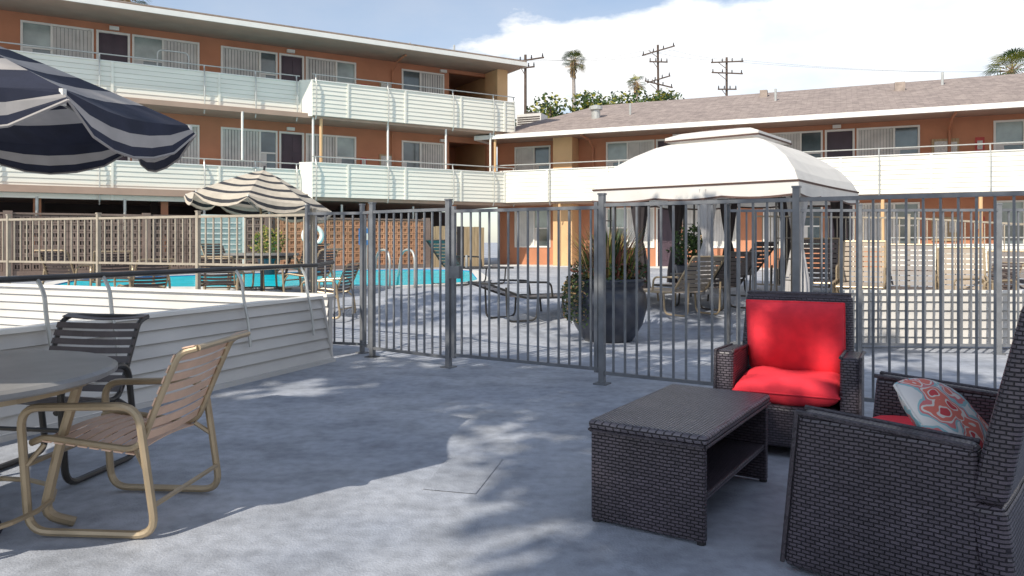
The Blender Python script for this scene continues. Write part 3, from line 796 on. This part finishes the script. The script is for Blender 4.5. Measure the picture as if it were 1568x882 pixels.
def wicker_seat(name,loc,rz,w=.72,dep=.68,ah=.60,bh=.92,ncush=1,back_cush=True,bi=0.0,rake=.14):
    E=empty(name,loc,rz); mb=MB(); at=.11
    for s_ in (-1,1):
        xo=s_*w/2; xi=s_*(w/2-at); x0,x1=min(xo,xi),max(xo,xi)
        mb.hexa([(x0,-dep,.015),(x1,-dep,.015),(x1,0,.015),(x0,0,.015),(x0,-dep+.02,ah-.03),(x1,-dep+.02,ah-.03),(x1,-.055,ah),(x0,-.055,ah)],'wicker')
    mb.hexa([(-w/2+at,-dep,.06),(w/2-at,-dep,.06),(w/2-at,-.03,.06),(-w/2+at,-.03,.06),(-w/2+at,-dep,.30),(w/2-at,-dep,.30),(w/2-at,-.04,.30),(-w/2+at,-.04,.30)],'wicker')
    yb=-dep; W=w/2-bi
    mb.hexa([(-W+.005,yb-.10,.02),(W-.005,yb-.10,.02),(W-.005,yb,.02),(-W+.005,yb,.02),
             (-W-.005,yb-.06,.40),(W+.005,yb-.06,.40),(W+.005,yb+.05,.40),(-W-.005,yb+.05,.40)],'wicker')
    mb.hexa([(-W-.005,yb-.06,.401),(W+.005,yb-.06,.401),(W+.005,yb+.05,.401),(-W-.005,yb+.05,.401),
             (-W+.01,yb-rake-.08,bh),(W-.01,yb-rake-.08,bh),(W-.01,yb-rake,bh),(-W+.01,yb-rake,bh)],'wicker')
    mb.build('wicker_frame',parent=E,bevel=.028,seg=3)
    rb=MB()
    for s_ in (-1,1):
        x=s_*(w/2-at/2)
        for fx in (-at/2+.004,at/2-.004):
            rb.tube([(x+fx,-.05,ah-.002),(x+fx,-dep+.03,ah-.032)],.010,'wicker_rim',6)
        rb.tube([(x+s_*at/2*.93,0,.03),(x+s_*at/2*.93,-.055,ah)],.009,'wicker_rim',6)
    rb.tube([(-W+.02,yb-rake-.04,bh),(W-.02,yb-rake-.04,bh)],.018,'wicker_rim',6)
    rb.build('woven_rim',parent=E)
    sw=(w-2*at)/ncush
    for i in range(ncush):
        cx=-w/2+at+sw*(i+.5)
        cushion('seat_cushion',sw+.0,dep-.04,.16,'red',(cx,-dep/2-.015,.37),(0,0,0),E)
        if back_cush: cushion('back_cushion',sw+.0,.48,.17,'red',(cx,-dep+.04,.635),(math.radians(90-13),0,0),E)
    return E
wicker_seat('wicker_armchair',(1.555,4.26,0),math.radians(180-27),w=.80,dep=.60,ah=.60,bh=.90,bi=.06,rake=.12)
ls=wicker_seat('wicker_loveseat',(0,0,0),0,w=1.12,dep=.66,ah=.61,bh=1.06,ncush=2,back_cush=False,rake=.10)
ls.location=(1.03+.66*.56,2.84+.75*.56,0); ls.rotation_euler=(0,0,math.atan2(.75,.66))
cushion('throw_pillow',.42,.42,.15,'floral',(-.22,-.50,.56),(math.radians(48),math.radians(6),math.radians(-12)),ls,p=2.6,q=.6)
E=empty('wicker_coffee_table',(.845,3.61,0),math.atan2(.837,.547))
mb=MB(); hl,hw,h=.50,.26,.455
mb.box(-hl,-hl+.035,-hw,hw,.012,h-.045,'wicker'); mb.box(hl-.035,hl,-hw,hw,.012,h-.045,'wicker')
mb.box(-hl+.036,hl-.036,hw-.03,hw-.002,.012,h-.046,'wicker')
mb.box(-hl+.036,hl-.036,-hw+.01,hw-.031,.17,.20,'wicker')
mb.build('body',parent=E,bevel=.006)
mb=MB(); mb.box(-hl-.012,hl+.012,-hw-.012,hw+.012,h-.044,h,'wickersheen'); mb.build('top',parent=E,bevel=.018,seg=3)
mb=MB()
for x in (-hl-.01,hl+.01):
    mb.tube([(x,-hw,h-.046),(x,hw,h-.046)],.007,'wicker_rim',6)
for y in (-hw-.01,hw+.01): mb.tube([(-hl,y,h-.046),(hl,y,h-.046)],.007,'wicker_rim',6)
for x in (-hl+.017,hl-.017):
    for y in (-hw+.02,hw-.02): mb.tube([(x,y,0),(x,y,.014)],.02,'dark',8)
mb.build('edging',parent=E)

# ---------------------------------------------------------------- palms, poles, distant trees
def palm(name,x,y,h,cr,nf=38):
    mb=MB(); 
    mb.tube([(0,0,0),(.2,0,h*.4),(.1,.1,h*.8),(0,0,h)],.32,'palmtrunk',8,r2=.2)
    for i in range(60):
        a=R.uniform(0,6.28); z=h-R.uniform(.1,cr*.9); r0=.25+R.uniform(.1,.35)*(1-(h-z)/cr*.5)
        mb.face([(.2*math.cos(a),.2*math.sin(a),z+.5),(r0*math.cos(a-.3),r0*math.sin(a-.3),z-.4),(r0*math.cos(a+.3),r0*math.sin(a+.3),z-.4)],'leafdry')
    for i in range(nf):
        a=R.uniform(0,6.28); el=R.uniform(-.75,1.35)
        d=Vector((math.cos(a)*math.cos(el),math.sin(a)*math.cos(el),math.sin(el))); s_=Vector((-math.sin(a),math.cos(a),0))
        st=Vector((0,0,h)); b=st+d*cr*R.uniform(.35,.5)
        mb.tube([st,b],.025,'leafdry',4)
        k=R.choice(['leaf','leafd','leaf','leafy'] if el>-.3 else ['leafdry','leafd','leafy'])
        ln=cr*R.uniform(.5,.65)
        for j in range(11):
            t=(j-5)/5*1.15; e=(d*math.cos(t)+s_*math.sin(t)); e2=(d*math.cos(t+.11)+s_*math.sin(t+.11))
            m=b+e*ln*.6; m2=b+e2*ln*.6; tip=b+(e+e2)*.5*ln+Vector((0,0,-ln*.25))
            mb.face([b,m,tip,m2],k)
    return mb.build(name,(x,y,0))
palm('fan_palm_tree',7.4,90,23.0,1.9,46)
palm('fan_palm_tree',18.4,110,24.6,1.7)
palm('fan_palm_tree',47.0,70,17.3,2.6,46)
palm('fan_palm_tree',-36.3,70,24.2,2.3,46)
palm('fan_palm_tree',-43.2,70,24.6,2.2,46)
palm('fan_palm_tree',-39.2,72,25.2,2.0,46)
def upole(x,y,h,arms,rz,lean=0):
    mb=MB(); mb.tube([(0,0,0),(lean,0,h)],.13,'pole',8,r2=.09)
    for (z,w,tl) in arms:
        mb.beam((lean*z/h-w/2,-.15,z-tl),(lean*z/h+w/2,-.15,z+tl),.08,.10,'pole')
        mb.beam((lean*z/h-w*.3,-.15,z),(lean*z/h,-.15,z-.6),.04,.04,'pole')
        for i in range(4):
            t=-.46+.92*i/3; mb.lathe([(.04,0),(.06,.08),(.03,.12),(.05,.2),(.0,.24)],'dark',8,(lean*z/h+w*t,-.15,z+tl*2*t+.06))
    mb.box(-.18,.18,-.5,-.16,h-5.0,h-4.2,'galv')
    return mb.build('utility_pole',(x,y,0),rz)
upole(11.9,60,17.1,[(16.6,2.7,.42),(15.7,1.5,.0),(14.3,1.9,.3),(13.9,2.3,-.25)],.1,-.15)
upole(17.3,60,16.1,[(15.7,2.6,.05),(14.8,2.5,-.05),(13.5,1.5,.0)],0)
upole(.9,50,13.8,[(13.4,2.5,.25),(12.9,1.2,.1)],.2)
mb=MB()
def wire(a,b,sag):
    a=Vector(a); b=Vector(b); pts=[]
    for i in range(13):
        t=i/12; p=a.lerp(b,t); p.z-=sag*4*t*(1-t); pts.append(p)
    mb.tube(pts,.007,'dark',4)
for dx in (-1,1):
    wire((11.9+dx,60,16.7),(17.3+dx,60,15.9),.2); wire((17.3+dx,60,15.9),(60,75,19),.8); wire((.9+dx,50,13.5),(11.9+dx,60,16.7),.4)
mb.build('power_lines')
mb=MB()
for i in range(40):
    if i<11: x=R.uniform(.6,5.4); y=R.uniform(48,54); zt=R.uniform(9.8,11.3)
    elif i<31: x=R.uniform(7,14.5); y=R.uniform(58,64); zt=R.uniform(11.6,13.4)
    else: x=R.uniform(14,40); y=R.uniform(58,64); zt=R.uniform(10.5,11.8)
    for j in range(260):
        v=Vector((R.gauss(0,1),R.gauss(0,1),R.gauss(0,1))).normalized()*(R.random()**.4)
        mb.leaf((x+v.x*1.3,y+v.y*1.3,zt-1+v.z*1.0),R.uniform(.2,.42),R.choice(['leafd','leaf','leaf','leafy']))
    mb.tube([(x,y,0),(x,y,zt-1)],.12,'bark',5)
mb.build('distant_trees')

# ---------------------------------------------------------------- shade tree behind the viewer (dapples the patio)
SE=math.radians(42); hx,hy=.64,.768; CT=1/math.tan(SE)
def lit(x,y):
    def el(cx,cy,rx,ry,a=0):
        dx,dy=x-cx,y-cy; c_,s_=math.cos(a),math.sin(a); u=dx*c_+dy*s_; v=-dx*s_+dy*c_
        return (u/rx)**2+(v/ry)**2<1
    if y<4.4 and x<-.62-.06*(y-3)**2: return True
    if el(-.55,4.25,.85,.22,.05): return True
    if el(-.25,2.95,.55,.17,.9): return True
    if el(0.0,4.9,.34,.16,.7): return True
    if el(-.3,5.7,.38,.10,.5): return True
    if el(.35,5.9,.36,.10,.6): return True
    if el(-1.6,6.5,.6,.13,.6): return True
    if el(2.05,4.95,.32,.28,.8): return True
    if el(-.6,8.9,1.6,.35,.2): return True
    if el(.2,10.6,1.8,.4,.1): return True
    return False
mb=MB(); cl=[]
tries=0
while len(cl)<560 and tries<12000:
    tries+=1
    gx=R.uniform(-2.6,4.2); gy=R.uniform(.8,13.0)
    if gy>7.2 and R.random()<.72: continue
    if gy>8 and gx<-2.0: continue
    if gx<-1.2 and gy<6.8 and R.random()<.5: continue
    rad=.36
    if any(lit(gx+dx,gy+dy) for dx,dy in ((0,0),(rad,0),(-rad,0),(0,rad),(0,-rad))): continue
    h=R.uniform(7.5,10)
    cl.append(Vector((gx-h*CT*hx,gy-h*CT*hy,h)))
for c_ in cl:
    for j in range(28):
        v=Vector((max(-.4,min(.4,R.gauss(0,.2))),max(-.4,min(.4,R.gauss(0,.2))),R.gauss(0,.13)))
        mb.leaf(c_+v,R.uniform(.2,.34),'leafd',.6)
E=empty('shade_tree',(0,0,0))
mb.build('foliage',parent=E)
mb=MB()
tb=Vector((-2.1,-5.6,0)); tt=Vector((-2.4,-4.5,5.4))
mb.tube([tb,tb.lerp(tt,.5)+Vector((.15,-.1,.1)),tt],.3,'bark',10,r2=.2)
limbs=[]
for i in range(9):
    tgt=cl[R.randrange(len(cl))]; m=tt.lerp(tgt,.5)+Vector((0,0,.4)); limbs.append(m)
    mb.tube([tt,tt.lerp(m,.5)+Vector((R.uniform(-.2,.2),0,.1)),m],.11,'bark',7,r2=.05)
for c_ in cl[::8]:
    m=min(limbs,key=lambda q:(q-c_).length); mb.tube([m,m.lerp(c_,.5)+Vector((0,0,.15)),c_],.025,'bark',5,r2=.008)
mb.build('trunk_and_limbs',parent=E,smooth=True)

# ---------------------------------------------------------------- world, sun, camera
w=bpy.data.worlds.new('World'); sc.world=w; w.use_nodes=True
nt=w.node_tree; N=nt.nodes; L=nt.links
bg=N['Background']; out=N['World Output']
sky=N.new('ShaderNodeTexSky'); sky.sky_type='NISHITA'; sky.sun_disc=False
sky.sun_elevation=SE; sky.sun_rotation=math.atan2(-hx,-hy)%(2*math.pi)
sky.air_density=1.0; sky.dust_density=.5; sky.ozone_density=2.0
L.new(sky.outputs[0],bg.inputs['Color']); bg.inputs['Strength'].default_value=.15
tc=N.new('ShaderNodeTexCoord'); sp=N.new('ShaderNodeSeparateXYZ'); L.new(tc.outputs['Generated'],sp.inputs[0])
mp=N.new('ShaderNodeMapping'); mp.inputs['Scale'].default_value=(1,1,2.3); mp.inputs['Location'].default_value=(.3,.1,.15); L.new(tc.outputs['Generated'],mp.inputs[0])
nz=N.new('ShaderNodeTexNoise'); nz.inputs['Scale'].default_value=4.2; nz.inputs['Detail'].default_value=10; nz.inputs['Roughness'].default_value=.55; L.new(mp.outputs[0],nz.inputs['Vector'])
def mth(op,a,b,cl=False):
    n=N.new('ShaderNodeMath'); n.operation=op; n.use_clamp=cl
    for i,v in enumerate((a,b)):
        if isinstance(v,(int,float)): n.inputs[i].default_value=v
        else: L.new(v,n.inputs[i])
    return n.outputs[0]
xx=mth('MINIMUM',sp.outputs[0],.25)
val=mth('ADD',nz.outputs['Fac'],mth('MULTIPLY',xx,.75))
zz=mth('MAXIMUM',mth('SUBTRACT',sp.outputs[2],.25),0)
val=mth('SUBTRACT',val,mth('MULTIPLY',zz,1.9))
rp=N.new('ShaderNodeValToRGB'); rp.color_ramp.elements[0].position=.50; rp.color_ramp.elements[1].position=.57
rp.color_ramp.elements[0].color=(.27,.27,.27,1)
L.new(val,rp.inputs[0])
cbg=N.new('ShaderNodeBackground'); cbg.inputs['Strength'].default_value=1.18
cr=N.new('ShaderNodeValToRGB'); cr.color_ramp.elements[0].position=.35; cr.color_ramp.elements[1].position=.60
cr.color_ramp.elements[0].color=(.74,.83,.94,1); cr.color_ramp.elements[1].color=(1,1,1,1)
L.new(nz.outputs['Fac'],cr.inputs[0]); L.new(cr.outputs[0],cbg.inputs['Color'])
ms=N.new('ShaderNodeMixShader'); L.new(rp.outputs[0],ms.inputs[0]); L.new(bg.outputs[0],ms.inputs[1]); L.new(cbg.outputs[0],ms.inputs[2])
L.new(ms.outputs[0],out.inputs[0])
sd=bpy.data.lights.new('sun','SUN'); sd.energy=5.0; sd.angle=math.radians(.5); sd.color=(1,.93,.81)
so=bpy.data.objects.new('sun',sd); sc.collection.objects.link(so)
d=Vector((hx*math.cos(SE),hy*math.cos(SE),-math.sin(SE))); so.rotation_euler=d.to_track_quat('-Z','Y').to_euler(); so.location=(-10,-10,20)
cd=bpy.data.cameras.new('camera'); cd.sensor_width=36; cd.lens=36*1140/1568; cd.shift_y=-71/1568; cd.clip_end=2000; cd.clip_start=.05
co=bpy.data.objects.new('camera',cd); sc.collection.objects.link(co); co.location=(0,0,1.25); co.rotation_euler=(math.pi/2,0,0)
sc.camera=co
